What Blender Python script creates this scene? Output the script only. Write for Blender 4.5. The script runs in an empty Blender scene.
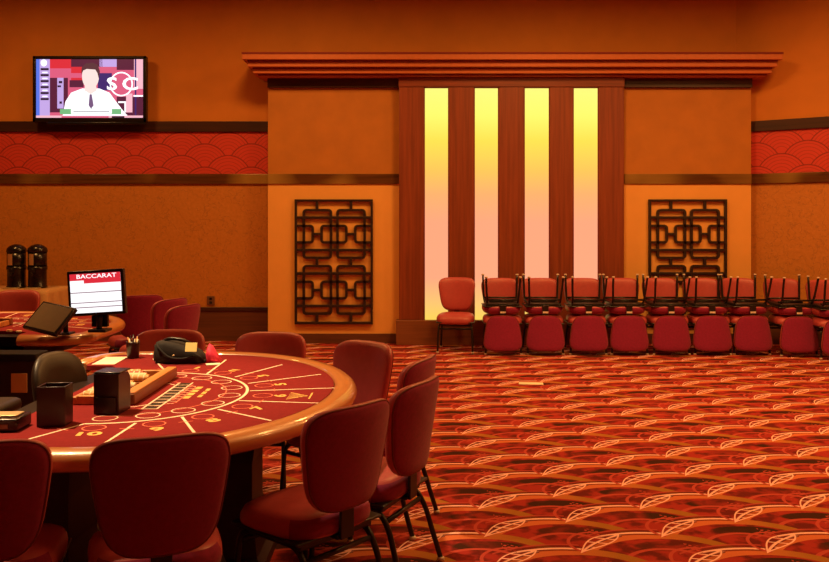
import bpy, bmesh, math, random
from mathutils import Vector, Matrix
random.seed(7)
PI = math.pi
D = bpy.data
COL = bpy.context.scene.collection
SC = bpy.context.scene

# ------------------------------------------------------------------ camera
F = 850.0
HC = 1.62
cam_d = D.cameras.new('camera'); cam = D.objects.new('camera', cam_d); COL.objects.link(cam)
cam.location = (0, 0, HC); cam.rotation_euler = (PI/2, 0, 0)
cam_d.sensor_fit = 'HORIZONTAL'; cam_d.sensor_width = 36.0
cam_d.lens = F/829.0*36.0
cam_d.shift_y = -(281-221)/829.0
cam_d.clip_end = 100
SC.camera = cam
# ------------------------------------------------------------------ world, exposure
w = D.worlds.new('world'); SC.world = w; w.use_nodes = True
w.node_tree.nodes['Background'].inputs[0].default_value = (1.0, 0.42, 0.14, 1)
w.node_tree.nodes['Background'].inputs[1].default_value = 0.03
SC.view_settings.view_transform = 'Standard'
SC.view_settings.look = 'None'
SC.view_settings.exposure = 0.0
SC.view_settings.gamma = 1.0
SC.view_settings.use_curve_mapping = False
try:
    SC.cycles.use_denoising = True
    SC.cycles.max_bounces = 6
    SC.cycles.sample_clamp_indirect = 4.0
except Exception: pass
# ------------------------------------------------------------------ ceiling lamps
WARM = (1.0, 0.46, 0.125)
def area(name, loc, size, power, color=WARM, rot=(0,0,0), spread=180, sy=None):
    l = D.lights.new(name, 'AREA'); l.energy = power; l.color = color
    if sy: l.shape = 'RECTANGLE'; l.size = size; l.size_y = sy
    else: l.shape = 'DISK'; l.size = size
    l.spread = math.radians(spread)
    o = D.objects.new(name, l); COL.objects.link(o); o.location = loc; o.rotation_euler = rot
    return o
def spot(name, loc, target, power, angle, blend=0.6, color=WARM, r=0.08):
    l = D.lights.new(name, 'SPOT'); l.energy = power; l.color = color
    l.spot_size = math.radians(angle); l.spot_blend = blend; l.shadow_soft_size = r
    o = D.objects.new(name, l); COL.objects.link(o); o.location = loc
    o.rotation_euler = (Vector(target)-Vector(loc)).to_track_quat('-Z', 'Y').to_euler()
    return o
CEIL = 5.0
# rows of ceiling downlights over the gaming floor
for i, (x, y, p) in enumerate([(-5.0, 9.0, 62), (-1.6, 8.9, 72), (1.6, 8.6, 92), (4.6, 8.2, 100),
                               (2.6, 5.4, 80), (5.2, 4.6, 62), (1.6, 2.9, 14)]):
    area('ceiling_downlight', (x, y, CEIL-0.03), 0.8, p*1.12, spread=168)
spot('table_downlight', (-2.75, 4.3, CEIL-0.05), (-1.55, 4.15, 0.8), 1600, 38, 0.7, color=(1.0, 0.64, 0.30))
spot('table_downlight', (-4.3, 7.0, CEIL-0.05), (-3.4, 6.8, 0.8), 700, 42, 0.8, color=(1.0, 0.55, 0.22))

# ------------------------------------------------------------------ materials
def srgb(r, g, b):
    f = lambda c: (c/255.0/12.92) if c/255.0 <= 0.04045 else ((c/255.0+0.055)/1.055)**2.4
    return (f(r), f(g), f(b), 1.0)
def mat(name, col, rough=0.6, metal=0.0, noise=0.0, nscale=20.0, bump=0.0, bscale=80.0, emit=None, estr=0.0, spec=0.5, sheen=0.0, coat=0.0, trans=0.0):
    m = D.materials.new(name); m.use_nodes = True; nt = m.node_tree
    b = nt.nodes['Principled BSDF']
    b.inputs['Base Color'].default_value = (col[0], col[1], col[2], 1)
    b.inputs['Roughness'].default_value = rough; b.inputs['Metallic'].default_value = metal
    b.inputs['Specular IOR Level'].default_value = spec
    b.inputs['Sheen Weight'].default_value = sheen
    b.inputs['Coat Weight'].default_value = coat
    b.inputs['Transmission Weight'].default_value = trans
    if emit is not None:
        b.inputs['Emission Color'].default_value = (emit[0], emit[1], emit[2], 1); b.inputs['Emission Strength'].default_value = estr
    tc = nt.nodes.new('ShaderNodeTexCoord')
    if noise > 0:
        n = nt.nodes.new('ShaderNodeTexNoise'); n.inputs['Scale'].default_value = nscale; n.inputs['Detail'].default_value = 5
        nt.links.new(tc.outputs['Object'], n.inputs['Vector'])
        r = nt.nodes.new('ShaderNodeMapRange')
        r.inputs[1].default_value = 0.3; r.inputs[2].default_value = 0.7
        r.inputs[3].default_value = 1-noise; r.inputs[4].default_value = 1+noise
        nt.links.new(n.outputs['Fac'], r.inputs[0])
        mx = nt.nodes.new('ShaderNodeVectorMath'); mx.operation = 'SCALE'
        mx.inputs[0].default_value = col[:3]; nt.links.new(r.outputs[0], mx.inputs['Scale'])
        nt.links.new(mx.outputs[0], b.inputs['Base Color'])
    if bump > 0:
        n = nt.nodes.new('ShaderNodeTexNoise'); n.inputs['Scale'].default_value = bscale; n.inputs['Detail'].default_value = 4
        nt.links.new(tc.outputs['Object'], n.inputs['Vector'])
        bp = nt.nodes.new('ShaderNodeBump'); bp.inputs['Strength'].default_value = bump; bp.inputs['Distance'].default_value = 0.01
        nt.links.new(n.outputs['Fac'], bp.inputs['Height']); nt.links.new(bp.outputs[0], b.inputs['Normal'])
    return m

class E:
    """tiny expression builder on Math nodes"""
    nt = None
    def __init__(s, sock): s.s = sock
    @staticmethod
    def op(o, *a):
        n = E.nt.nodes.new('ShaderNodeMath'); n.operation = o
        for i, v in enumerate(a):
            if isinstance(v, E): E.nt.links.new(v.s, n.inputs[i])
            else: n.inputs[i].default_value = v
        return E(n.outputs[0])
    def __add__(s, o): return E.op('ADD', s, o)
    def __radd__(s, o): return E.op('ADD', o, s)
    def __sub__(s, o): return E.op('SUBTRACT', s, o)
    def __rsub__(s, o): return E.op('SUBTRACT', o, s)
    def __mul__(s, o): return E.op('MULTIPLY', s, o)
    def __rmul__(s, o): return E.op('MULTIPLY', o, s)
    def __truediv__(s, o): return E.op('DIVIDE', s, o)
def fl(a): return E.op('FLOOR', a)
def ab(a): return E.op('ABSOLUTE', a)
def sq(a): return E.op('SQRT', a)
def lt(a, b): return E.op('LESS_THAN', a, b)
def gt(a, b): return E.op('GREATER_THAN', a, b)
def mx_(a, b): return E.op('MAXIMUM', a, b)
def mn_(a, b): return E.op('MINIMUM', a, b)
def sel(m, a, b): return b + m*(a-b)
def band(r, lo, hi): return gt(r, lo)*lt(r, hi)
def fold(x, p, off=0.0):
    """signed distance to the nearest multiple of p (plus off)"""
    q = (x-off)/p + 0.5
    return (q-fl(q)-0.5)*p
def seigaiha(px, py, R, h):
    """fish-scale tiling: rows h apart, scales 2R apart, each row half-dropped; returns dx, dy, r of the front scale"""
    k = E.op('CEIL', (py-R)/h)
    par = ab(fold(k, 2.0))                     # 0 even, 1 odd
    d0y = py-k*h
    d0x = fold(px-par*R, 2*R)
    r0 = sq(d0x*d0x+d0y*d0y)
    d1y = d0y-h
    d1x = fold(px-(1-par)*R, 2*R)
    m = lt(r0, R)
    dx = sel(m, d0x, d1x); dy = sel(m, d0y, d1y)
    return dx, dy, sq(dx*dx+dy*dy)
def mixc(fac, a, b):
    """a, b are colours or sockets; fac is E"""
    n = E.nt.nodes.new('ShaderNodeMix'); n.data_type = 'RGBA'
    E.nt.links.new(fac.s, n.inputs[0])
    for i, v in ((6, a), (7, b)):
        if isinstance(v, tuple): n.inputs[i].default_value = v if len(v) == 4 else (*v, 1)
        else: E.nt.links.new(v, n.inputs[i])
    return n.outputs[2]
def start(name, rough):
    m = D.materials.new(name); m.use_nodes = True; nt = m.node_tree; E.nt = nt
    b = nt.nodes['Principled BSDF']; b.inputs['Roughness'].default_value = rough
    tc = nt.nodes.new('ShaderNodeTexCoord'); sp = nt.nodes.new('ShaderNodeSeparateXYZ')
    nt.links.new(tc.outputs['Object'], sp.inputs[0])
    return m, nt, b, tc, E(sp.outputs[0]), E(sp.outputs[1]), E(sp.outputs[2])
def noise_e(tc, scale, detail=3, vec=None):
    n = E.nt.nodes.new('ShaderNodeTexNoise'); n.inputs['Scale'].default_value = scale; n.inputs['Detail'].default_value = detail
    E.nt.links.new(tc.outputs['Object'], n.inputs['Vector']); return E(n.outputs['Fac'])

def carpet_material():
    m, nt, b, tc, X, Y, Z = start('patterned_carpet', 0.95)
    b.inputs['Specular IOR Level'].default_value = 0.1
    R, h = 0.455, 0.21
    X = X-1.68; Y = Y-4.17
    nz = noise_e(tc, 9, 3)
    dx, dy, r = seigaiha(X, Y, R, h)
    right = E.op('SMOOTH_MIN', mx_(dx/R*0.5+0.5, 0.0), 1.0, 0.01)
    deep = (0.15, 0.015, 0.012); dark = (0.055, 0.016, 0.008); red = (0.38, 0.032, 0.024)
    orange = (0.64, 0.165, 0.06); olive = (0.38, 0.15, 0.025); peach = (1.0, 0.56, 0.50); coral = (0.50, 0.070, 0.05)
    ground = mixc(E.op('SMOOTHSTEP', nz, 0.42, 0.58) if False else mn_(mx_((nz-0.42)*7.0, 0.0), 1.0), deep, red)
    # dark oval under the cap of every scale
    ox = (dx-0.05)/0.19; oy = (dy-0.275)/0.07
    oval = mn_(mx_((1.0-(ox*ox+oy*oy))*4.0, 0.0), 1.0)*mn_(mx_((noise_e(tc, 2.3, 1)-0.40)*8.0, 0.25), 1.0)
    c = mixc(oval, ground, dark)
    # dotted texture to the right of the oval
    dots = gt(E.op('SINE', X*170.0)*E.op('SINE', Y*150.0), 0.25)*band(r, 0.27, 0.335)*gt(dx, 0.12)
    c = mixc(dots, c, coral)
    # coral ring inside
    c = mixc(band(r, 0.225, 0.25), c, coral)
    # thick band, orange at the left and olive at the right
    tb = mixc(mn_(mx_((dx+0.02)*4.0, 0.0), 1.0), orange, olive)
    # band slims towards both ends
    lo = 0.372+ab(dx+0.0)*0.06
    c = mixc(gt(r, lo), c, tb)
    c = mixc(gt(r, 0.432)*lt(dx, -0.16), c, deep)
    c = mixc(gt(r, 0.443)*lt(dx, -0.16), c, peach)
    # coral bracket left of each leaf, and the leaf itself, laid over everything
    def leaf(qx, qy):
        s = (qx+qy)*0.7071; t = (qy-qx)*0.7071
        t = t+s*s*0.7-0.010
        hw = 0.050*(1.0-(s/0.175)*(s/0.175))*(1.0+s*3.0)
        inside = lt(ab(t), hw)
        edge = inside*gt(ab(t), hw-0.009)
        rib = lt(ab(t), 0.006)*inside
        bars = lt(ab(fold(s+t*0.6, 0.078)), 0.006)*inside*gt(s, -0.07)
        return inside, mx_(edge, mx_(rib, bars))
    def brk(qx, qy):
        a = sq(qx*qx+qy*qy)
        return band(a, 0.140, 0.158)*lt(qx, 0.03)*gt(qy-qx*0.8, -0.05)
    cx, cy = -0.30, 0.315
    q1x = fold(X-cx, 2*R); q1y = fold(Y-cy, 2*h)
    q2x = fold(X-cx-R, 2*R); q2y = fold(Y-cy-h, 2*h)
    def arcs(qx, qy):
        u = (qx-0.19)/0.16
        inr = lt(ab(u), 1.0)
        yl = 0.112+0.026*(1.0-u*u)+0.02*u
        gap = inr*lt(ab(qy-yl-0.006), 0.036)
        return gap, inr*lt(ab(qy-yl), 0.0105), lt(ab(qx-0.13), 0.22)*lt(ab(qy-yl-0.050), 0.0085)
    i1, l1 = leaf(q1x, q1y); i2, l2 = leaf(q2x, q2y)
    g1, p1, k1 = arcs(q1x, q1y); g2, p2, k2 = arcs(q2x, q2y)
    c = mixc(mx_(g1, g2)*0.8, c, deep)
    c = mixc(mx_(k1, k2)*0.8, c, coral)
    c = mixc(mx_(p1, p2), c, peach)
    bb = mx_(brk(q1x, q1y), brk(q2x, q2y))
    c = mixc(bb, c, coral)
    c = mixc(mx_(i1, i2)*0.35, c, deep)
    c = mixc(mx_(l1, l2), c, peach)
    # woven unevenness
    n2 = noise_e(tc, 240, 2)
    v = nt.nodes.new('ShaderNodeVectorMath'); v.operation = 'SCALE'
    nt.links.new(c, v.inputs[0]); nt.links.new((n2*0.5+0.75).s, v.inputs['Scale'])
    nt.links.new(v.outputs[0], b.inputs['Base Color'])
    bp = nt.nodes.new('ShaderNodeBump'); bp.inputs['Strength'].default_value = 0.4; bp.inputs['Distance'].default_value = 0.004
    nt.links.new(n2.s, bp.inputs['Height']); nt.links.new(bp.outputs[0], b.inputs['Normal'])
    return m
def wallpaper_material():
    m, nt, b, tc, X, Y, Z = start('red_scallop_wallpaper', 0.6)
    R = 0.315
    dx, dy, r = seigaiha(X, Z, R, 0.157)
    lines = lt(ab(fold(r, 0.045, 0.0)), 0.004)*gt(r, 0.08)
    edge = gt(r, R-0.014)
    c = mixc(mx_(edge, lines*0.6), (0.62, 0.050, 0.030), (0.27, 0.020, 0.012))
    nt.links.new(c, b.inputs['Base Color'])
    return m
def wood_material(name, a, c2, axis='Z', rough=0.45, s=1.0, glint=None):
    m, nt, b, tc, X, Y, Z = start(name, rough)
    mp = nt.nodes.new('ShaderNodeMapping'); nt.links.new(tc.outputs['Object'], mp.inputs[0])
    sc = {'X': (1.2, 30, 30), 'Y': (30, 1.2, 30), 'Z': (30, 30, 1.2)}[axis]
    mp.inputs['Scale'].default_value = tuple(v*s for v in sc)
    n = nt.nodes.new('ShaderNodeTexNoise'); n.inputs['Scale'].default_value = 1.0; n.inputs['Detail'].default_value = 6
    nt.links.new(mp.outputs[0], n.inputs['Vector'])
    f = mn_(mx_((E(n.outputs['Fac'])-0.35)*3.3, 0.0), 1.0)
    c = mixc(f, a, c2)
    if glint:
        c = mixc(mn_(mx_((noise_e(tc, 0.9, 2)-0.50)*7.0, 0.0), 1.0), c, glint)
    nt.links.new(c, b.inputs['Base Color'])
    return m
def plaster_material():
    m, nt, b, tc, X, Y, Z = start('rough_textured_plaster', 0.55)
    n1 = noise_e(tc, 7, 6); n2 = noise_e(tc, 26, 4)
    f = gt(ab(n1-0.5)*-1.0+0.5, 0.483)
    c = mixc(mn_(mx_((n2-0.35)*3.0, 0.0), 1.0), (0.53, 0.20, 0.028), (0.60, 0.23, 0.035))
    c = mixc(f*gt(n2, 0.47)*0.38, c, (0.26, 0.10, 0.025))
    nt.links.new(c, b.inputs['Base Color'])
    bp = nt.nodes.new('ShaderNodeBump'); bp.inputs['Strength'].default_value = 0.35; bp.inputs['Distance'].default_value = 0.02
    nt.links.new((n1+n2*0.25).s, bp.inputs['Height']); nt.links.new(bp.outputs[0], b.inputs['Normal'])
    return m
def ramp_emission(name, z0, z1, stops, strength, flat=(0.8, 0.5, 0.3)):
    m, nt, b, tc, X, Y, Z = start(name, 0.12)
    f = (Z-z0)/(z1-z0)
    r = nt.nodes.new('ShaderNodeValToRGB'); nt.links.new(f.s, r.inputs[0])
    e = r.color_ramp.elements
    while len(e) > 1: e.remove(e[-1])
    e[0].position = stops[0][0]; e[0].color = stops[0][1]
    for p, c in stops[1:]:
        k = e.new(p); k.color = c
    b.inputs['Base Color'].default_value = (*[v*0.1 for v in flat], 1)
    nt.links.new(r.outputs[0], b.inputs['Emission Color']); b.inputs['Emission Strength'].default_value = strength
    return m

M = {}
M['carpet'] = carpet_material()
M['wallpaper'] = wallpaper_material()
M['plaster'] = plaster_material()
M['paint'] = mat('orange_wall_paint', (0.62, 0.215, 0.022), 0.75, noise=0.06, nscale=3, bump=0.08)
M['panel_up'] = mat('upper_panel_paint', (0.50, 0.185, 0.022), 0.7, noise=0.08, nscale=4)
M['panel_lo'] = mat('lower_panel_paint', (0.88, 0.44, 0.10), 0.7, noise=0.03, nscale=4)
M['ceiling'] = mat('ceiling_paint', (0.35, 0.22, 0.12), 0.9, noise=0.03)
M['trim_dark'] = wood_material('dark_wood_trim', (0.035, 0.012, 0.007), (0.06, 0.019, 0.009), 'X', 0.4)
M['trim_brass'] = wood_material('bronze_strip', (0.085, 0.032, 0.010), (0.14, 0.055, 0.016), 'X', 0.22, glint=(0.36, 0.21, 0.05))  # uneven brassy highlights painted into the strip's colour by noise
M['wainscot'] = wood_material('brown_wainscot', (0.10, 0.034, 0.014), (0.145, 0.048, 0.018), 'X', 0.5)
M['pilaster'] = wood_material('mahogany_pilaster', (0.20, 0.040, 0.014), (0.29, 0.062, 0.020), 'Z', 0.45)
M['header'] = wood_material('mahogany_header', (0.17, 0.034, 0.013), (0.25, 0.050, 0.018), 'X', 0.45)
M['plinth'] = wood_material('brown_plinth', (0.20, 0.065, 0.022), (0.27, 0.09, 0.03), 'X', 0.5)
M['cornice'] = mat('terracotta_cornice', (0.52, 0.135, 0.030), 0.6, noise=0.05)
M['cornice_gap'] = mat('cornice_groove', (0.20, 0.02, 0.01), 0.8, noise=0.05)
M['black'] = mat('black_metal', (0.014, 0.011, 0.010), 0.35, noise=0.1)
M['black_paint'] = mat('black_lacquer', (0.026, 0.009, 0.006), 0.5, noise=0.1)
M['black_plastic'] = mat('black_plastic', (0.010, 0.007, 0.007), 0.25, noise=0.1)
M['vinyl'] = mat('red_vinyl', (0.47, 0.075, 0.080), 0.42, noise=0.05, nscale=30, bump=0.05, bscale=200)
M['fabric'] = mat('crimson_fabric', (0.27, 0.006, 0.065), 0.9, noise=0.12, nscale=60, bump=0.1, bscale=300, sheen=0.15)
M['piping'] = mat('dark_red_piping', (0.16, 0.012, 0.012), 0.6, noise=0.05)
M['glide'] = mat('white_glide', (0.75, 0.62, 0.5), 0.4, noise=0.03)
M['label_white'] = mat('white_label', (0.85, 0.75, 0.65), 0.5, noise=0.03)
M['felt'] = mat('red_felt', (0.215, 0.018, 0.020), 0.95, noise=0.08, nscale=50, bump=0.1, bscale=400, spec=0.1)
M['rail'] = mat('tan_rail_vinyl', (0.56, 0.21, 0.06), 0.33, noise=0.05, nscale=12, bump=0.05, bscale=150, spec=1.0, coat=0.6)
M['ink_white'] = mat('white_print', (0.95, 0.72, 0.55), 0.8, noise=0.03, spec=0.1)
M['ink_pink'] = mat('pink_print', (0.85, 0.20, 0.13), 0.8, noise=0.03, spec=0.1)
M['ink_gold'] = mat('gold_print', (0.85, 0.50, 0.16), 0.8, noise=0.03, spec=0.1)
M['ink_black'] = mat('black_print', (0.05, 0.03, 0.02), 0.8, noise=0.03, spec=0.1)
M['tray_wood'] = wood_material('honey_wood', (0.50, 0.19, 0.05), (0.70, 0.30, 0.08), 'Y', 0.35)
M['tray_side'] = wood_material('brown_tray_side', (0.20, 0.06, 0.02), (0.30, 0.09, 0.03), 'Y', 0.35)
M['paper'] = mat('cream_paper', (0.95, 0.85, 0.65), 0.7, noise=0.03)
M['smoke'] = mat('smoky_acrylic', (0.022, 0.005, 0.007), 0.28, noise=0.05)
M['dealer_cloth'] = mat('olive_black_leather', (0.018, 0.009, 0.005), 0.45, noise=0.1)
M['cloth'] = mat('beige_tablecloth', (0.62, 0.36, 0.14), 0.85, noise=0.06)
M['chip_a'] = mat('amber_chip', (0.75, 0.38, 0.12), 0.45, noise=0.05)
M['chip_b'] = mat('red_chip', (0.60, 0.08, 0.04), 0.45, noise=0.05)
M['chip_c'] = mat('ivory_chip', (0.85, 0.65, 0.42), 0.45, noise=0.05)
M['screen_grey'] = mat('grey_screen', (0.20, 0.13, 0.06), 0.3, noise=0.05)
M['silver'] = mat('brushed_steel', (0.75, 0.55, 0.30), 0.35, metal=0.5, noise=0.05)
M['magenta'] = mat('magenta_cloth', (0.75, 0.03, 0.10), 0.7, noise=0.05)
M['yellow_note'] = mat('yellow_note', (0.95, 0.85, 0.35), 0.7, noise=0.03)
M['bag'] = mat('black_bag_cloth', (0.010, 0.007, 0.007), 0.85, noise=0.1)
M['outlet'] = mat('brown_outlet', (0.16, 0.07, 0.03), 0.5, noise=0.03)
def em(name, c, s=1.0):
    return mat(name, (0.02, 0.02, 0.02), 0.25, emit=c, estr=s, noise=0.02)

# ------------------------------------------------------------------ mesh helpers
class MB:
    def __init__(s): s.b = bmesh.new(); s.mats = []; s.cur = 0
    def m(s, material):
        if material not in s.mats: s.mats.append(material)
        s.cur = s.mats.index(material); return s
    def _f(s, fs, smooth=False):
        for f in fs: f.material_index = s.cur; f.smooth = smooth
    def quad(s, pts, smooth=False):
        f = s.b.faces.new([s.b.verts.new(p) for p in pts]); s._f([f], smooth); return f
    def box(s, x0, x1, y0, y1, z0, z1, bev=0.0, mtx=None, seg=2):
        r = bmesh.ops.create_cube(s.b, size=1.0)
        vs = r['verts']
        for v in vs:
            v.co = Vector((x0+(v.co.x+.5)*(x1-x0), y0+(v.co.y+.5)*(y1-y0), z0+(v.co.z+.5)*(z1-z0)))
        fs = list({f for v in vs for f in v.link_faces})
        s._f(fs)
        if bev > 0:
            es = list({e for v in vs for e in v.link_edges})
            rr = bmesh.ops.bevel(s.b, geom=es, offset=bev, segments=seg, affect='EDGES', profile=0.5)
            s._f(rr['faces'], True)
            vs = list({v for f in rr['faces'] for v in f.verts} | {v for v in vs if v.is_valid})
        if mtx is not None:
            for v in vs: v.co = mtx @ v.co
        return s
    def prism(s, pts, z0, z1, mtx=None, smooth=False):
        """pts in xy, extruded along z"""
        a = [s.b.verts.new((p[0], p[1], z0)) for p in pts]; c = [s.b.verts.new((p[0], p[1], z1)) for p in pts]
        n = len(pts); fs = [s.b.faces.new(a[::-1]), s.b.faces.new(c)]
        s._f(fs)
        sd = [s.b.faces.new((a[i], a[(i+1) % n], c[(i+1) % n], c[i])) for i in range(n)]
        s._f(sd, smooth)
        if mtx is not None:
            for v in a+c: v.co = mtx @ v.co
        return s
    def rings(s, rings, cap=True, closed_ring=True, smooth=True):
        """rings: lists of points, skinned in order"""
        R = [[s.b.verts.new(p) for p in r] for r in rings]
        fs = []
        n = len(R[0])
        for i in range(len(R)-1):
            for j in range(n if closed_ring else n-1):
                fs.append(s.b.faces.new((R[i][j], R[i][(j+1) % n], R[i+1][(j+1) % n], R[i+1][j])))
        s._f(fs, smooth)
        if cap:
            s._f([s.b.faces.new(R[0][::-1]), s.b.faces.new(R[-1])])
        return s
    def lathe(s, prof, c=(0, 0, 0), n=28, mtx=None):
        rg = [[Vector((c[0]+r*math.cos(2*PI*k/n), c[1]+r*math.sin(2*PI*k/n), c[2]+z)) for k in range(n)] for r, z in prof]
        if mtx is not None: rg = [[mtx @ p for p in r] for r in rg]
        return s.rings(rg)
    def tube(s, path, r, n=10, closed=False, rx=None, cap=True):
        path = [Vector(p) for p in path]; N = len(path); rg = []
        up = Vector((0, 0, 1)); prev = None
        for i, p in enumerate(path):
            if closed: t = path[(i+1) % N]-path[i-1]
            else: t = path[min(i+1, N-1)]-path[max(i-1, 0)]
            t.normalize()
            if prev is None:
                a = t.cross(up)
                if a.length < 1e-3: a = t.cross(Vector((0, 1, 0)))
            else:
                a = prev-t*prev.dot(t)
            a.normalize(); prev = a.copy(); bb = t.cross(a)
            rg.append([p+a*math.cos(2*PI*k/n)*r+bb*math.sin(2*PI*k/n)*(rx or r) for k in range(n)])
        if closed:
            rg.append(rg[0]); 
            R = [[s.b.verts.new(q) for q in x] for x in rg[:-1]]; fs = []
            for i in range(N):
                for j in range(n):
                    fs.append(s.b.faces.new((R[i][j], R[i][(j+1) % n], R[(i+1) % N][(j+1) % n], R[(i+1) % N][j])))
            s._f(fs, True); return s
        return s.rings(rg, cap=cap)
    def text(s, body, size, mtx, depth=0.0, align='CENTER', off=0.012):
        cu = D.curves.new('t', 'FONT'); cu.body = body; cu.size = size; cu.align_x = align; cu.align_y = 'CENTER'
        cu.extrude = depth; cu.offset = size*off; cu.resolution_u = 3
        o = D.objects.new('t', cu); COL.objects.link(o)
        bpy.context.view_layer.update()
        me = D.meshes.new_from_object(o.evaluated_get(bpy.context.evaluated_depsgraph_get()))
        D.objects.remove(o); D.curves.remove(cu)
        n0 = len(s.b.faces)
        me.transform(mtx)
        s.b.from_mesh(me); s.b.faces.ensure_lookup_table()
        s._f(s.b.faces[n0:]); D.meshes.remove(me)
        return s
    def build(s, name, material=None, parent=None, loc=None, rot=None, normals=True):
        if normals: bmesh.ops.recalc_face_normals(s.b, faces=s.b.faces)
        me = D.meshes.new(name); s.b.to_mesh(me); s.b.free()
        if s.mats:
            for x in s.mats: me.materials.append(x)
        elif material: me.materials.append(material)
        o = D.objects.new(name, me); COL.objects.link(o)
        if parent: o.parent = parent
        if loc: o.location = loc
        if rot: o.rotation_euler = rot
        return o
def tag(o, label, cat, group=None, kind=None):
    o['label'] = label; o['category'] = cat
    if group: o['group'] = group
    if kind: o['kind'] = kind
    return o
def thing(name, label, cat, loc=(0, 0, 0), rz=0.0, group=None):
    o = D.objects.new(name, None); COL.objects.link(o); o.location = loc; o.rotation_euler = (0, 0, rz); o.empty_display_size = 0.1
    return tag(o, label, cat, group)
def struct(o, label=None):
    o['kind'] = 'structure'
    if label: o['label'] = label
    return o
def copy_tree(o, parent=None):
    c = o.copy(); COL.objects.link(c); c.parent = parent
    for ch in list(o.children): copy_tree(ch, c)
    return c
def smoothpath(pts, n=6):
    """Catmull-Rom through pts"""
    P = [Vector(p) for p in pts]; P = [2*P[0]-P[1]]+P+[2*P[-1]-P[-2]]; out = []
    for i in range(1, len(P)-2):
        for k in range(n):
            t = k/n; a, b, c, d = P[i-1], P[i], P[i+1], P[i+2]
            out.append(0.5*((2*b)+(c-a)*t+(2*a-5*b+4*c-d)*t*t+(-a+3*b-3*c+d)*t**3))
    out.append(P[-2]); return out

# ------------------------------------------------------------------ the room
YB = 11.50      # left stretch of the back wall
YP = 11.25      # face of the feature panels
def zz(v, Y): return HC+(221-v)*Y/F
def xx(u, Y): return (u-414.5)*Y/F

struct(MB().box(-9, 8, -3, 12.2, -0.05, 0).build('floor', M['carpet']), 'red and orange carpet with overlapping scallops and leaf shapes')
struct(MB().box(-9, 8, -3, 12.2, CEIL, CEIL+0.1).build('ceiling', M['ceiling']))
struct(MB().box(-9.1, -9, -3, 12.2, 0, CEIL).build('wall_left', M['paint']))
struct(MB().box(8, 8.1, -3, 12.2, 0, CEIL).build('wall_right', M['paint']))
struct(MB().box(-9, 8, -3.1, -3, 0, CEIL).build('wall_front', M['paint']))
# left stretch of back wall: zones from floor up
z_w = zz(307, YB); z_t0 = zz(184, YB); z_t1 = zz(174, YB); z_b0 = zz(132, YB); z_b1 = zz(121.5, YB)
struct(MB().box(-9, -1.95, YB, YB+0.2, z_b0, CEIL).build('wall_back_left_upper', M['paint']))
struct(MB().box(-9, -1.90, YB, YB+0.2, z_t0, z_b0).build('wall_back_left_band', M['wallpaper']), 'red wallpaper band of concentric scallops')
struct(MB().box(-9, -1.90, YB, YB+0.2, 0, z_t0).build('wall_back_left_lower', M['plaster']))
struct(MB().box(-9, -1.905, YB-0.03, YB+0.01, z_b0, z_b1, 0.004).build('trim_1', M['trim_dark']))
struct(MB().box(-9, -1.905, YB-0.03, YB+0.01, z_t0, z_t1, 0.006).build('trim_2', M['trim_brass']))
bw = MB().m(M['wainscot']).box(-9, -1.905, YB-0.025, YB+0.01, 0, z_w-0.05)
bw.m(M['trim_dark']).box(-9, -1.905, YB-0.04, YB+0.01, z_w-0.05, z_w, 0.006)
struct(bw.build('baseboard_left'), 'brown wooden wainscot along the left back wall')
# feature wall
xl, xr = xx(268, YP), xx(751, YP)
xa, xb = xx(399, YP), xx(624, YP)
ztop = zz(88, YP); zm1 = zz(174, YP); zm0 = zz(184, YP); zbs = zz(333.5, YP)
struct(MB().box(xl, xr, YP+0.02, 12.0, 0, zz(60, YP)).build('wall_back_center', M['paint']))
struct(MB().box(-1.95, xr+0.3, YB, YB+0.2, 2.0, CEIL).build('wall_back_upper', M['paint']))
for k, (x0, x1, yy) in enumerate(((xl, xa, 0), (xb, xr, 0))):
    nm = ('left', 'right')[k]
    struct(MB().box(x0, x1, YP, YP+0.02, zm1, ztop).build('wall_panel_upper_'+nm, M['panel_up']))
    struct(MB().box(x0, x1, YP, YP+0.02, zbs, zm0).build('wall_panel_lower_'+nm, M['panel_lo']))
    struct(MB().box(x0, x1, YP-0.02, YP+0.02, zm0, zm1, 0.004).build('trim_%d' % (3+k), M['trim_brass']))
    struct(MB().box(x0, x1, YP-0.05, YP+0.02, ztop, zz(76, YP), 0.004).build('trim_%d' % (5+k), M['trim_dark']))
    struct(MB().box(x0, x1, YP-0.015, YP+0.02, 0, zbs, 0.003).build('baseboard_'+nm+'_panel', M['wainscot']))
# mahogany surround of the lit strips
YW = 11.12
ed = [(399, 424), (449, 474), (499, 524), (550, 573), (599, 624)]
zl1 = zz(87, YW); zl0 = zz(320, YW); zh = zz(75, YW)
for i, (u0, u1) in enumerate(ed):
    struct(MB().box(xx(u0, YW), xx(u1, YW), YW, YP+0.02, zl0, zl1, 0.006).build('trim_%d' % (7+i), M['pilaster']), 'reddish mahogany post between the glowing strips')
struct(MB().box(xx(398.5, YW), xx(624.5, YW), YW-0.01, YP+0.02, zl1, zh, 0.006).build('trim_12', M['header']))
struct(MB().box(xx(396, YW), xx(627, YW), YW-0.05, YP+0.02, 0, zl0, 0.008).build('trim_13', M['plinth']))
stops = [(0.0, srgb(255, 214, 90)), (0.07, srgb(255, 200, 115)), (0.18, srgb(255, 170, 130)), (0.42, srgb(255, 168, 128)), (0.54, srgb(255, 178, 112)),
         (0.64, srgb(255, 200, 92)), (0.77, srgb(255, 228, 84)), (0.88, srgb(255, 252, 112)), (1.0, srgb(255, 252, 128))]
glow = ramp_emission('glowing_glass', zl0, zl1, stops, 1.0)
gaps = [(424, 449), (474, 499), (524, 550), (573, 599)]
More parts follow.
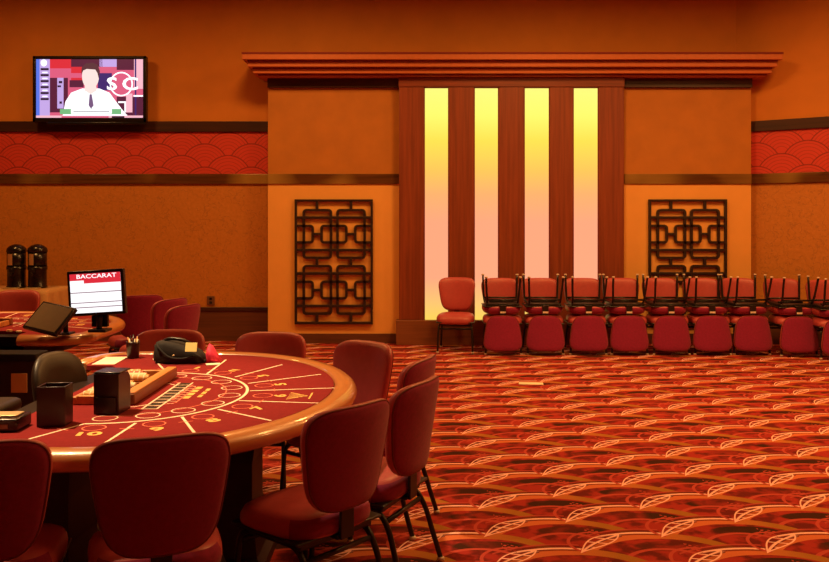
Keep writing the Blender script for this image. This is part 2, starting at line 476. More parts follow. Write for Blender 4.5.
names4 = ['leftmost glowing yellow to pink light strip in the feature wall', 'second glowing light strip from the left, behind the single chair and first stack',
          'third glowing light strip from the left in the feature wall', 'rightmost glowing light strip, nearest the right lattice screen']
for i, (u0, u1) in enumerate(gaps):
    t = thing('light_strip', names4[i], 'light panel', (xx((u0+u1)/2, YW), YW+0.035, 0), group='glowing strips in the feature wall')
    hw = xx(u1, YW)-xx((u0+u1)/2, YW)
    MB().box(-hw, hw, 0, 0.02, zl0, zl1).build('glass_pane', glow, t)
    MB().m(M['cornice_gap']).box(-hw, -hw+0.012, -0.03, 0, zl0, zl1).box(hw-0.012, hw, -0.03, 0, zl0, zl1).box(-hw, hw, -0.03, 0, zl1-0.012, zl1).build('frame', None, t)
# cornice: four stepped courses
cb = MB()
us = [(242, 783), (247.5, 777.5), (253, 772), (258.5, 766.5)]
for i in range(4):
    yf = 10.84+i*0.07
    x0, x1 = xx(us[i][0], yf), xx(us[i][1], yf)
    z1, z0 = zz((52, 59.3, 66.6, 73.2)[i], yf), zz((59.3, 66.6, 73.2, 76.3)[i], yf)
    cb.m(M['cornice']).box(x0, x1, yf, 11.45, z0, z1-0.025, 0.004)
    cb.m(M['cornice_gap']).box(x0-0.004, x1+0.004, yf-0.006, 11.45, z1-0.025, z1)
struct(cb.build('trim_14'), 'stepped terracotta cornice across the top of the feature wall')

# angled right wall
A = Vector((xx(751, 11.39), 11.39, 0)); B = Vector((xx(829, 10.85), 10.85, 0))
dr = (B-A).normalized(); start_p = A-dr*0.25; ang = math.atan2(dr.y, dr.x)
YR = 11.39
def rw(name, z0, z1, m, off=0.0, dep=0.15, bev=0.0, label=None):
    o = MB().box(0, 4.6, -off, dep, z0, z1, bev).build(name, m, None, start_p, (0, 0, ang)); struct(o, label); return o
rz = lambda v: zz(v, YR)
rw('wall_back_right_upper', rz(132), CEIL, M['paint'])
rw('wall_back_right_band', rz(184), rz(132), M['wallpaper'], label='red scalloped wallpaper band on the right wall')
rw('wall_back_right_lower', 0, rz(184), M['plaster'])
rw('trim_15', rz(132), rz(121.5), M['trim_dark'], 0.03, 0.01, 0.004)
rw('trim_16', rz(184), rz(174), M['trim_brass'], 0.03, 0.01, 0.006)
rw('baseboard_right', 0, rz(307), M['wainscot'], 0.025, 0.01, 0.004)

# wall outlet
t = thing('wall_outlet', 'small brown electrical outlet low on the textured left wall', 'outlet', (xx(211, YB), YB-0.012, zz(300.5, YB)))
MB().box(-0.05, 0.05, -0.004, 0.012, -0.06, 0.06, 0.004).build('cover_plate', M['outlet'], t)
MB().box(-0.018, 0.018, -0.009, -0.003, 0.01, 0.04, 0.003).box(-0.018, 0.018, -0.009, -0.003, -0.04, -0.01, 0.003).build('socket', M['black_plastic'], t)

# ------------------------------------------------------------------ lattice screens
def lattice(label, uc):
    S = 75.56
    t = thing('lattice_screen', label, 'wall screen', (xx(uc, YP), YP-0.001, zz(324, YP)), group='black lattice screens on the feature wall')
    s = 1/3.514/S
    X = lambda a: (a-190)*s
    Zf = lambda b: (490-b)*s
    y0, y1 = -0.045, -0.008
    hw = 0.021
    bars = MB()
    def hb(x0, x1, y, ext=True): bars.box(X(x0)-(hw*.8 if ext else 0), X(x1)+(hw*.8 if ext else 0), y0, y1, Zf(y)-hw*.85, Zf(y)+hw*.85, 0.004, seg=1)
    def vb(x, ya, yb): bars.box(X(x)-hw*.85, X(x)+hw*.85, y0+0.001, y1-0.001, Zf(yb), Zf(ya), 0.004, seg=1)
    def rrect(xa_, xb_, ya, yb, sides='LRTB'):
        rad = 9
        pts = []
        if 'L' in sides and 'R' in sides:
            for cx, cy, a0 in ((xb_-rad, ya+rad, -90), (xb_-rad, yb-rad, 0), (xa_+rad, yb-rad, 90), (xa_+rad, ya+rad, 180)):
                for k in range(5):
                    a = math.radians(a0+k*22.5); pts.append((cx+rad*math.cos(a), cy+rad*math.sin(a)))
            closed = True
        elif 'R' in sides:
            pts.append((xa_, ya))
            for cx, cy, a0 in ((xb_-rad, ya+rad, -90), (xb_-rad, yb-rad, 0)):
                for k in range(5):
                    a = math.radians(a0+k*22.5); pts.append((cx+rad*math.cos(a), cy+rad*math.sin(a)))
            pts.append((xa_, yb)); closed = False
        else:
            pts.append((xb_, ya))
            for cx, cy, a0 in ((xa_+rad, ya+rad, -90), (xa_+rad, yb-rad, -180)):
                for k in range(5):
                    a = math.radians(a0-k*22.5); pts.append((cx+rad*math.cos(a), cy+rad*math.sin(a))) if cy == ya+rad else None
            for k in range(5):
                a = math.radians(180-k*22.5); pts.append((xa_+rad+rad*math.cos(a), yb-rad+rad*math.sin(a)))
            pts.append((xb_, yb)); closed = False
        # offset loop to make a square bar
        P = [Vector((X(a), Zf(b))) for a, b in pts]; N = len(P); rg = []
        for i, p in enumerate(P):
            if closed: tt = P[(i+1) % N]-P[i-1]
            else: tt = P[min(i+1, N-1)]-P[max(i-1, 0)]
            tt.normalize(); nn = Vector((-tt.y, tt.x))*hw*.8
            q = [p+nn, p-nn]
            rg.append([(q[0].x, y0+.002, q[0].y), (q[1].x, y0+.002, q[1].y), (q[1].x, y1-.002, q[1].y), (q[0].x, y1-.002, q[0].y)])
        if closed: rg.append(rg[0])
        bars.rings(rg, cap=not closed, smooth=False)
    for oy in (0, 196):
        for ox in (0, 118):
            rrect(85+ox, 180+ox, 90+oy, 257+oy)
        hb(58, 322, 116+oy); hb(58, 322, 230+oy)
        rrect(58, 116, 145+oy, 203+oy, 'RTB')
        rrect(147, 234, 145+oy, 203+oy)
        rrect(265, 322, 145+oy, 203+oy, 'LTB')
        hb(116, 147, 174+oy); hb(234, 265, 174+oy)
    for x in (131, 250):
        vb(x, 55, 90); vb(x, 257, 286); vb(x, 453, 488)
    bars.build('fretwork', M['black_paint'], t)
    fr = MB()
    fr.box(X(53), X(327), y0-.004, y1+.006, Zf(60), Zf(52), 0.003, seg=1).box(X(53), X(327), y0-.004, y1+.006, Zf(490), Zf(481), 0.003, seg=1)
    fr.box(X(53), X(61), y0-.004, y1+.006, Zf(481), Zf(60), 0.003, seg=1).box(X(319), X(327), y0-.004, y1+.006, Zf(481), Zf(60), 0.003, seg=1)
    fr.build('frame', M['black_paint'], t)
lattice('black geometric lattice screen on the panel left of the glowing strips', 334)
lattice('black geometric lattice screen on the right panel, its foot behind the stacked chairs', 687)

# ------------------------------------------------------------------ television
YT = 11.36
t = thing('television', 'flat television on the left wall showing a news anchor and SC logo', 'television', (xx(90.5, YT), YT, zz(89.5, YT)))
sw, sh = xx(147, YT)-xx(90.5, YT), (zz(56, YT)-zz(122, YT))/2
MB().box(-sw, sw, -0.03, 0.05, -sh, sh, 0.01).build('casing', M['black_plastic'], t)
fr = MB(); bz = 0.035
fr.box(-sw, sw, -0.042, -0.03, sh-bz, sh, 0.004).box(-sw, sw, -0.042, -0.03, -sh, -sh+bz*1.7, 0.004).box(-sw, -sw+bz, -0.042, -0.03, -sh, sh, 0.004).box(sw-bz, sw, -0.042, -0.03, -sh, sh, 0.004)
fr.build('bezel', M['black_plastic'], t)
MB().box(-0.3, 0.3, 0.05, 0.135, -0.2, 0.2, 0.01).build('wall_bracket', M['black'], t)
MB().box(-0.75*sw, 0.99*sw, -0.06, 0.0, -sh-0.035, -sh-0.002, 0.006).build('speaker_bar', M['black_plastic'], t)
# picture shown: crop 25..155 x 50..130 at 6.377
PX = lambda a: (25+a/6.377-90.5)*YT/F
PZ = lambda b: (89.5-(50+b/6.377))*YT/F
em_c = {}
def EM(k, c, s=1.0):
    if k not in em_c: em_c[k] = em('screen_'+k, c[:3], s)
    return em_c[k]
scr = MB().m(EM('rose', srgb(225, 95, 130)))
def R_(a0, a1, b0, b1, lay, mtl): scr.m(mtl).quad([(PX(a0), -0.031-lay*0.0006, PZ(b1)), (PX(a1), -0.031-lay*0.0006, PZ(b1)), (PX(a1), -0.031-lay*0.0006, PZ(b0)), (PX(a0), -0.031-lay*0.0006, PZ(b0))])
def Pg(pts, lay, mtl): scr.m(mtl).quad([(PX(a), -0.031-lay*0.0006, PZ(b)) for a, b in pts])
def El(ca, cb, ra, rb, lay, mtl, n=24): Pg([(ca+ra*math.cos(2*PI*k/n), cb+rb*math.sin(2*PI*k/n)) for k in range(n)], lay, mtl)
white = EM('white', (1.3, 1.3, 1.35)); rose = EM('rose', srgb(225, 95, 130)); red_ = EM('red', srgb(225, 45, 60)); nav = EM('navy', srgb(60, 40, 110))
plum = EM('plum', srgb(90, 30, 60)); lil = EM('lilac', srgb(200, 170, 235)); hair = EM('hair', srgb(90, 50, 60)); skin = EM('face', srgb(255, 232, 225)); blue = EM('blue', srgb(90, 120, 235)); green = EM('green', srgb(120, 190, 130)); pink = EM('pink', srgb(255, 190, 205)); dk = EM('dark', srgb(45, 25, 50))
R_(78, 757, 62, 452, 0, rose)
R_(78, 100, 62, 452, 1, blue); R_(100, 165, 62, 452, 1, lil); R_(165, 300, 62, 120, 1, red_); R_(300, 500, 62, 110, 1, plum); R_(300, 380, 110, 240, 1, red_)
R_(165, 280, 175, 400, 1, plum); R_(165, 380, 150, 180, 2, rose); R_(290, 380, 195, 240, 2, plum)
R_(480, 590, 62, 110, 1, lil); R_(590, 700, 62, 130, 1, plum); R_(700, 757, 62, 250, 1, pink); R_(480, 700, 130, 300, 1, rose); R_(590, 757, 300, 420, 1, plum)
R_(470, 560, 150, 260, 2, nav); R_(650, 690, 280, 400, 2, pink); R_(705, 715, 62, 420, 2, nav); R_(757-60, 757, 290, 300, 3, white)
for k in range(6): R_(106, 158, 118+k*38, 132+k*38, 2, dk)
for k in range(5): R_(118, 150, 142+k*38, 150+k*38, 3, white)
El(127, 85, 20, 22, 3, white); R_(212, 252, 180, 375, 2, lil); R_(222, 244, 200, 215, 3, dk); R_(214, 236, 228, 240, 3, dk); R_(226, 242, 330, 345, 3, dk)
# anchor: shoulders, neck, head, hair, tie
Pg([(240, 452), (265, 330), (300, 275), (370, 248), (480, 248), (545, 275), (585, 330), (640, 400), (690, 452)], 4, white)
Pg([(385, 260), (390, 215), (455, 215), (465, 260), (425, 285)], 5, skin)
El(424, 170, 54, 82, 6, skin); Pg([(366, 160), (368, 115), (395, 88), (440, 84), (472, 100), (484, 140), (478, 190), (468, 150), (455, 128), (400, 124), (378, 134)], 7, hair)
Pg([(418, 285), (432, 285), (444, 355), (428, 378), (412, 355)], 6, EM('tie', srgb(120, 90, 130)))
R_(230, 620, 378, 412, 8, green); R_(300, 560, 380, 408, 9, white); R_(315, 545, 392, 396, 10, dk); R_(78, 757, 420, 440, 8, pink); R_(560, 640, 424, 434, 9, dk); R_(240, 540, 424, 434, 9, rose)
R_(600, 645, 330, 340, 8, white); R_(640, 650, 330, 400, 8, white)
for ch_, px_ in (('S', 560), ('C', 676)):
    fm = Matrix.Translation((PX(px_), -0.031-0.0054, PZ(222))) @ Matrix.Rotation(PI/2, 4, 'X') @ Matrix.Diagonal((1.35, 1, 1, 1))
    scr.m(white).text(ch_, 0.235, fm, off=0.02)
n = 30
for k in range(n):
    a0, a1 = 2*PI*k/n, 2*PI*(k+1)/n
    Pg([(620+74*math.cos(a0), 220+78*math.sin(a0)), (620+74*math.cos(a1), 220+78*math.sin(a1)), (620+65*math.cos(a1), 220+69*math.sin(a1)), (620+65*math.cos(a0), 220+69*math.sin(a0))], 8, white)
scr.build('screen', None, t, normals=False)

# ------------------------------------------------------------------ chairs
def tapered(n=44, wt=0.252, wb=0.178, hh=0.212, e=4.4):
    """outline of the backrest in x, z about its own centre: broad rounded top, narrower bottom"""
    pts = []
    for k in range(n):
        a = 2*PI*k/n; c, s = math.cos(a), math.sin(a)
        x = abs(c)**(2/e)*(1 if c >= 0 else -1); z = abs(s)**(2/e)*(1 if s >= 0 else -1)
        f = (z+1)/2
        wdt = wb+(wt-wb)*(f**0.8)
        pts.append((x*wdt, z*hh))
    return pts
def back_map(x, y, z, zc):
    # y>0 is behind; sides wrap forward, whole back leans backwards, lower edge tucks
    return Vector((x, y-1.1*x*x+0.235+0.16*(z+0.2)+0.35*max(0, -z-0.05)**2, zc+z))
def make_chair():
    t = thing('banquet_chair', 'x', 'chair')
    zc = 0.686
    out = tapered()
    lay_f = [(0.02, -0.038), (0.15, -0.038), (0.3, -0.038), (0.45, -0.038), (0.6, -0.038), (0.75, -0.036), (0.88, -0.031), (0.95, -0.022), (0.985, -0.010), (1.0, 0.004), (0.99, 0.016), (0.97, 0.020)]
    lay_b = [(0.975, 0.018), (0.96, 0.024), (0.90, 0.029), (0.75, 0.031), (0.6, 0.032), (0.45, 0.032), (0.3, 0.032), (0.15, 0.032), (0.02, 0.032)]
    MB().rings([[back_map(x*s, d, z*s, zc) for x, z in out] for s, d in lay_f]).build('backrest', M['vinyl'], t)
    bp = MB().rings([[back_map(x*s, d, z*s, zc) for x, z in out] for s, d in lay_b]).build('back_panel', M['fabric'], t)
    MB().tube([back_map(x*0.975, 0.0195, z*0.975, zc) for x, z in out], 0.0045, 6, closed=True).build('piping', M['piping'], t)
    # seat
    n = 44; so = []
    for k in range(n):
        a = 2*PI*k/n; c, s = math.cos(a), math.sin(a)
        x = abs(c)**(2/4.0)*(1 if c >= 0 else -1); y = abs(s)**(2/3.6)*(1 if s >= 0 else -1)
        so.append((x*(0.245-0.02*(y+1)/2), y*0.225-0.005))
    def sm(x, y, z): return Vector((x, y, z-0.02*max(0, (-y-0.12))/0.1-0.25*x*x*0.3))
    lay = [(0.02, 0.474), (0.5, 0.473), (0.8, 0.468), (0.93, 0.455), (0.99, 0.430), (1.0, 0.405), (0.985, 0.385), (0.94, 0.372), (0.5, 0.368), (0.02, 0.368)]
    sb_ = MB().m(M['vinyl']); sb_.rings([[sm(x*s, y*s, z) for x, y in so] for s, z in lay]).m(M['vinyl']).m(M['fabric'])
    sb_.b.normal_update()
    for f_ in sb_.b.faces:
        if f_.calc_center_median().y > 0.13 and abs(f_.normal.z) < 0.6: f_.material_index = 1
    sb_.build('seat', None, t)
    MB().box(-0.20, 0.20, -0.19, 0.18, 0.335, 0.370, 0.008).box(-0.235, 0.235, -0.215, 0.205, 0.366, 0.380, 0.006).build('seat_frame', M['black'], t)
    MB().tube([(-0.20, -0.185, 0.295), (0.20, -0.185, 0.295)], 0.012, 8).tube([(-0.188, 0.185, 0.290), (0.188, 0.185, 0.290)], 0.012, 8).tube([(-0.15, 0.0, 0.325), (0.15, 0.0, 0.325)], 0.012, 8).build('stretcher', M['black'], t)
    # bracket joining seat and back
    br = MB().box(-0.045, 0.045, 0.16, 0.225, 0.352, 0.366, 0.003).box(-0.036, 0.036, 0.225, 0.239, 0.352, 0.48, 0.003).build('back_bracket', M['black'], t)
    MB().box(-0.034, 0.034, 0.2395, 0.242, 0.425, 0.447).build('sticker', M['label_white'], br)
    for sx in (-1, 1):
        fl_ = MB().tube(smoothpath([(sx*0.17, -0.10, 0.345), (sx*0.195, -0.165, 0.335), (sx*0.205, -0.195, 0.28), (sx*0.215, -0.215, 0.012)], 5), 0.013, 8).build('leg', M['black'], t)
        MB().lathe([(0.012, 0), (0.018, 0.002), (0.018, 0.014), (0.013, 0.02)], (sx*0.215, -0.215, 0), 10).build('glide', M['glide'], fl_)
        rl = MB().tube(smoothpath([(sx*0.17, 0.05, 0.345), (sx*0.185, 0.15, 0.33), (sx*0.19, 0.205, 0.26), (sx*0.20, 0.25, 0.12), (sx*0.205, 0.285, 0.012)], 5), 0.013, 8).build('leg', M['black'], t)
        MB().lathe([(0.012, 0), (0.018, 0.002), (0.018, 0.014), (0.013, 0.02)], (sx*0.205, 0.285, 0), 10).build('glide', M['glide'], rl)
    return t
proto = make_chair(); used = [False]
def chair(label, x, y, face, group, z=0.0, inv=False, dtilt=0.0, scale=1.0):
    """face: direction (dx, dy) the sitter looks"""
    if not used[0]: o = proto; used[0] = True
    else: o = copy_tree(proto)
    a = math.atan2(face[1], face[0])+PI/2      # local -y is the facing direction
    o.location = (x, y, z)
    if inv:
        o.rotation_mode = 'XYZ'
        o.rotation_euler = (PI, 0, a); o.location = (x, y, z)
    else: o.rotation_euler = (0, 0, a)
    o.scale = (scale,)*3
    o['label'] = label; o['group'] = group
    if not inv:
        for b_ in list(o.children_recursive):
            if b_.name.startswith('sticker') and o is not proto: D.objects.remove(b_)
    return o
G1 = 'red chairs around the near baccarat table'
def back_at(label, u, vtop, face, grp, zt=0.887, off=0.29):
    """chair whose backrest top shows at pixel u, vtop"""
    Y = F*(HC-zt)/(vtop-221); X = xx(u, Y); f = Vector(face).normalized()
    return chair(label, X+f.x*off, Y+f.y*off, face, grp)
back_at('red chair with crimson back in the near left corner, cut by the frame', -27, 444, (-0.25, 1), G1)
back_at('red chair seen square from behind at the near edge of the baccarat table', 163, 438, (-0.36, 0.93), G1)
back_at('large near red chair turned left, its seat beside the empty floor', 357, 406, (-0.76, 0.66), G1)
back_at('red chair seen nearly edge on, just right of the table end', 424, 382, (-0.90, 0.42), G1)
back_at('red chair mostly hidden behind the edge-on chair right of the table', 426, 359, (-0.94, 0.32), G1)
back_at('red chair at the far right curve of the table, facing it', 369, 343, (-0.65, -0.76), G1)
back_at('red chair behind the table, in front of the left lattice panel', 273, 333.5, (-0.12, -1), G1)
back_at('red chair behind the table, partly hidden by the black bag', 172, 331, (0.0, -1), G1)
G2 = 'red chairs around the far baccarat table'
back_at('red chair behind the far left table, in front of the urn table', 20, 291, (0.0, -1), G2)
back_at('red chair right of the lit score monitor, at the end of the far table', 141, 296, (-0.50, 0.87), G2)
back_at('red chair between the wall outlet and the table, left of a close pair', 174, 299.5, (-0.90, 0.42), G2)
back_at('red chair below the wall outlet, right one of a close pair', 188, 305.5, (-0.93, 0.36), G2)
chair('lone upright red chair standing in front of the first glowing strip', xx(456, 10.6), 10.62, (-0.10, -1), 'red chairs along the feature wall')
ordn = ['first', 'second', 'third', 'fourth', 'fifth', 'sixth', 'seventh', 'eighth', 'ninth']
SP = 10.50
stx = [(504, SP, 0.0), (546, SP, 0.01), (590, SP, -0.02), (631, SP, 0.0), (673, SP, 0.02), (715, SP, -0.01), (754, SP, 0.0), (801, SP-0.10, 0.04), (845, SP-0.36, -0.10)]
for i, (u, y, r) in enumerate(stx):
    x = xx(u, y-0.28)
    where = 'in the %s stack from the left' % ordn[i] if i < 8 else 'in the rightmost stack, cut by the frame'
    chair('upright red chair carrying an upturned one, '+where, x, y, (r, -1), 'upright chairs in the row of stacks')
    jit = random.uniform(-0.012, 0.012)
    chair('upturned red chair, legs in the air, '+where, x+jit, y-0.01, (r+random.uniform(-.03, .03), -1), 'upturned chairs in the row of stacks', z=0.954, inv=True)

# ------------------------------------------------------------------ baccarat tables
TX, TY = -1.27, 4.20
def toL(X, Y): return (X-TX, Y-TY)
def pxT(u, v, z=0.79):
    Y = F*(HC-z)/(v-221); return toL(xx(u, Y), Y)
def outline(off):
    """closed table outline: half ellipse to +x, straight wings, dealer notch on -x"""
    pts = []
    a, b = 0.87+off, 1.09+off
    for k in range(41):
        th = -PI/2+PI*k/40
        pts.append((a*math.cos(th), b*math.sin(th)))
    def arc(cx, cy, r, a0, a1, n=7):
        for k in range(n+1):
            th = math.radians(a0+(a1-a0)*k/n); pts.append((cx+r*math.cos(th), cy+r*math.sin(th)))
    r = 0.16+off
    arc(-0.47, b-r, r, 90, 180)                      # far outer corner of wing
    arc(-0.63+0.06, 0.72, 0.06+off, 180, 270, 4)     # wing end near notch
    pts.append((-0.46-off*0.5, 0.66-off)); 
    arc(-0.46-off*0.2, 0.50-off, 0.08, 75, 0, 4) if False else None
    pts.append((-0.385-off, 0.55-off)); pts.append((-0.385-off, -0.55+off)); pts.append((-0.46-off*0.5, -0.66+off))
    arc(-0.63+0.06, -0.72, 0.06+off, 90, 180, 4)
    arc(-0.47, -(b-r), r, 180, 270)
    return pts
def make_table(label):
    t = thing('baccarat_table', label, 'gaming table', (TX, TY, 0), group='red felt baccarat tables')
    MB().prism(outline(-0.005), 0.765, 0.79).build('felt_top', M['felt'], t)
    # rail: padded roll following the outline, open at the dealer notch
    o = outline(0.055)
    # start after the notch: rotate list so notch is the gap
    i0 = next(i for i, p in enumerate(o) if i > 45 and abs(p[1]-(0.72)) < 1e-6 or (i > 45 and p[0] < -0.6 and p[1] < 0.75))
    n = len(o)
    # indices of far wing end .. near wing end
    far = [p for p in o[41:] if p[1] > 0.70]; near = [p for p in o[41:] if p[1] < -0.70]
    path = near+o[:41]+far
    prof = [(-0.056, -0.032), (-0.054, 0.001), (-0.035, 0.008), (-0.005, 0.011), (0.03, 0.006), (0.05, -0.010), (0.058, -0.03), (0.05, -0.055), (0.025, -0.068), (-0.02, -0.066), (-0.045, -0.055)]
    P = [Vector((p[0], p[1], 0)) for p in path]
    # resample
    Q = [P[0]]
    for p in P[1:]:
        if (p-Q[-1]).length > 0.012: Q.append(p)
    P = Q; rg = []
    for i, p in enumerate(P):
        tt = (P[min(i+1, len(P)-1)]-P[max(i-1, 0)]).normalized(); nn = Vector((tt.y, -tt.x, 0))
        rg.append([p+nn*a+Vector((0, 0, 0.79+b)) for a, b in prof])
    MB().rings(rg).build('padded_rail', M['rail'], t)
    MB().prism([(x*0.93, y*0.94) for x, y in outline(-0.06)], 0.66, 0.765).build('apron', M['black_paint'], t)
    for (cx, cy, hx, hy) in ((0.42, -0.15, 0.12, 0.16), (-0.22, -0.62, 0.11, 0.18), (-0.22, 0.62, 0.11, 0.18)):
        rg = [[(cx+sx*hx*s, cy+sy*hy*s, z) for sx, sy in ((-1, -1), (1, -1), (1, 1), (-1, 1))] for s, z in ((1.35, 0), (1.35, 0.05), (1.1, 0.08), (0.85, 0.3), (0.85, 0.5), (1.1, 0.66))]
        MB().rings(rg, smooth=False).build('pedestal', M['black_paint'], t)
    # ---- printed layout
    L = MB(); zf = 0.7912
    def line(a, b, wd, mt, z=zf):
        a = Vector(a); b = Vector(b); d = (b-a).normalized(); nn = Vector((-d.y, d.x))*wd/2
        L.m(mt).quad([(*(a+nn), z), (*(a-nn), z), (*(b-nn), z), (*(b+nn), z)])
    def poly(pts, wd, mt, closed=False, z=zf):
        P = [Vector(p) for p in pts]; N = len(P)
        L_, R2 = [], []
        for i, p in enumerate(P):
            d = (P[(i+1) % N]-P[i-1]) if closed else (P[min(i+1, N-1)]-P[max(i-1, 0)])
            d.normalize(); nn = Vector((-d.y, d.x))*wd/2; L_.append(p+nn); R2.append(p-nn)
        for i in range(N if closed else N-1):
            j = (i+1) % N
            L.m(mt).quad([(*L_[i], z), (*R2[i], z), (*R2[j], z), (*L_[j], z)])
    cx, cy = -0.08, -0.14
    EP = lambda th, a, b: (cx+a*math.cos(math.radians(th)), cy+b*math.sin(math.radians(th)))
    W_, P_, Gd, K_ = M['ink_white'], M['ink_pink'], M['ink_gold'], M['ink_black']
    poly([EP(-90+180*k/60, 0.54, 0.585) for k in range(61)], 0.014, W_)
    poly([EP(-90+180*k/60, 0.44, 0.46) for k in range(61)], 0.006, P_)
    seg = [((.0, -.585), (-.17, -.94)), ((.206, -.57), (.193, -.925)), ((.365, -.46), (.51, -.78)), ((.485, -.317), (.754, -.53)), ((.539, -.136), (.919, -.19)),
           ((.547, .09), (.96, .164)), ((.5, .28), (.844, .54)), ((.397, .46), (.585, .846)), ((.225, .55), (.224, 1.016)), ((.0, .58), (-.224, 1.06))]
    for a, b in seg: line((a[0]+cx, a[1]+cy), (b[0]+cx, b[1]+cy), 0.012, W_)
    for a, b in seg[:]:   # small tick across each section line
        a = Vector(a); b = Vector(b); m_ = a.lerp(b, 0.28)+Vector((cx, cy)); d = (b-a).normalized(); nn = Vector((-d.y, d.x))*0.03
        line(m_-nn, m_+nn, 0.006, P_, zf+0.0003)
    nums = [('10', -84), ('9', -63), ('8', -44), ('7', -23), ('6', -2), ('5', 20), ('3', 41), ('2', 61), ('1', 80)]
    for s_, th in nums:
        p = EP(th, 0.715, 0.755)
        mtx = Matrix.Translation((p[0], p[1], zf)) @ Matrix.Rotation(math.radians(th+90), 4, 'Z') @ Matrix.Diagonal((1.45, 1, 1, 1))
        L.m(Gd).text(s_, 0.078, mtx, off=0.035)
        for rr, rx_, mt in ((0.62, 0.045, P_), (0.46, 0.05, W_)):
            q = EP(th, rr+0.01, rr*1.06)
            poly([(q[0]+rx_*math.cos(2*PI*k/20), q[1]+rx_*math.sin(2*PI*k/20)) for k in range(20)], 0.006, mt, True)
    # double line chevron in the middle
    ch = [(-0.05, -0.34), (0.12, -0.34), (0.26, -0.20), (0.26, 0.16), (0.12, 0.30), (-0.05, 0.30)]
    poly([(x+cx, y+cy+.02) for x, y in ch], 0.007, P_); poly([(x*0.84+cx, y*0.84+cy+.02) for x, y in ch], 0.007, W_)
    for k in range(9):
        y = -0.20+0.05*k; line((0.225+cx, y+cy), (0.255+cx, y+cy), 0.006, W_)
    # commission boxes
    by0 = -0.45; bx = 0.075
    for k in range(9):
        y = by0+k*0.068
        L.m(K_).quad([(bx, y+0.006, zf), (bx+0.05, y+0.006, zf), (bx+0.05, y+0.058, zf), (bx, y+0.058, zf)])
        line((bx-0.008, y), (bx+0.058, y), 0.007, W_, zf+0.0003)
    line((bx-0.008, by0), (bx-0.008, by0+9*0.068), 0.008, W_); line((bx+0.058, by0), (bx+0.058, by0+9*0.068), 0.008, W_)
    # illegible blocks of lettering
    for r_, (x0, x1, mt) in enumerate(((0.155, 0.175, P_), (0.205, 0.235, Gd), (0.265, 0.285, Gd))):
        for k in range(5-r_):
            y = -0.26+0.03*r_+k*0.075
            L.m(mt).quad([(x0-cx*0-0.02, y, zf), (x1-0.02, y, zf), (x1-0.02, y+0.055, zf), (x0-0.02, y+0.055, zf)])
    # emblem: fan of gold strokes
    ex, ey = pxT(298, 396)
    for k in range(6):
        a0 = Vector((ex-0.045, ey-0.075+k*0.03)); a1 = Vector((ex+0.055-abs(k-2.5)*0.02, ey-0.035+k*0.014)); line(a0, a1, 0.008, Gd)
    line((ex+0.06, ey-0.07), (ex+0.06, ey+0.07), 0.008, Gd)
    L.build('printed_layout', None, t, normals=False)
    return t
t1 = make_table('large red felt baccarat table with tan rail in the foreground')
t2 = copy_tree(t1); t2.location = (-3.56, 6.80, 0); t2.rotation_euler = (0, 0, PI/2)
t2['label'] = 'second red felt baccarat table behind, under the lit score monitor'

# chip trays
def make_tray(label):
    # local frame: x away from the dealer
    t = thing('chip_tray', label, 'chip tray', group='wooden chip trays set in the baccarat tables')
    MB().box(-0.125, 0.11, -0.33, 0.33, 0.0, 0.012).build('base', M['tray_side'], t)
    MB().box(-0.135, -0.115, -0.34, 0.34, 0.0, 0.035, 0.004).box(-0.115, 0.10, -0.34, -0.315, 0.0, 0.04, 0.004).box(-0.115, 0.10, 0.315, 0.34, 0.0, 0.04, 0.004).build('frame', M['tray_wood'], t)
    MB().m(M['tray_side']).box(0.10, 0.150, -0.345, 0.345, 0.0, 0.050, 0.006).m(M['tray_wood']).box(0.10, 0.147, -0.34, 0.34, 0.050, 0.056, 0.002).build('front_ledge', None, t)
    MB().box(-0.115, 0.10, -0.004, 0.004, 0.012, 0.036, 0.001).build('divider', M['tray_wood'], t)
    return t
tr1 = make_tray('honey wooden chip tray on the near baccarat table')
tr1.location = (-1.41, 4.17, 0.7915)
tr2 = copy_tree(tr1); tr2['label'] = 'chip tray on the far baccarat table behind the black touchscreen'
tr2.location = (-3.56, 6.66, 0.7915); tr2.rotation_euler = (0, 0, PI/2)
# rolls of chips lying in the near tray, each roll one thing
rolls = []
mm = [M['chip_a'], M['chip_c'], M['chip_b'], M['chip_a'], M['chip_c'], M['chip_a'], M['chip_b'], M['chip_c'], M['chip_a'], M['chip_c'], M['chip_b'], M['chip_a']]
k = 0
for j in range(12):
    y = -0.285+j*0.0518
    b = MB().m(mm[j]); L_ = 0.17-0.03*((j*5) % 4)
    n = int(L_/0.007)
    for q in range(n):
        b.m(mm[j] if q % 4 else M['chip_c'])
        mt = Matrix.Translation((-0.10+q*0.007, y, 0.0325)) @ Matrix.Rotation(PI/2, 4, 'Y')
        b.lathe([(0.019, 0.0003), (0.0195, 0.001), (0.0195, 0.006), (0.019, 0.0067)], n=12, mtx=mt)
    o = b.build('chip_roll', None, None, (-1.41, 4.17, 0.7915))
    tag(o, 'roll of gaming chips lying on edge, %s from the near end of the chip tray' % (ordn+['tenth', 'eleventh', 'twelfth'])[j], 'chips', 'chip rolls in the near tray')
for j in range(7):
    b = MB(); cc = [M['chip_c'], M['chip_a'], M['chip_b']][j % 3]
    for q in range(3+j % 4): b.m(cc if q % 2 else M['chip_c']).lathe([(0.019, q*0.0035), (0.02, q*0.0035+.0008), (0.02, q*0.0035+.003), (0.019, q*0.0035+.0033)], n=12)
    o = b.build('chip_stack', None, None, (-2.95-j*0.085, 6.34+0.03*(j % 2), 0.7912))
    tag(o, 'low stack of chips on the far table, %s from the touchscreen' % ordn[j], 'chips', 'chip stacks on the far table')

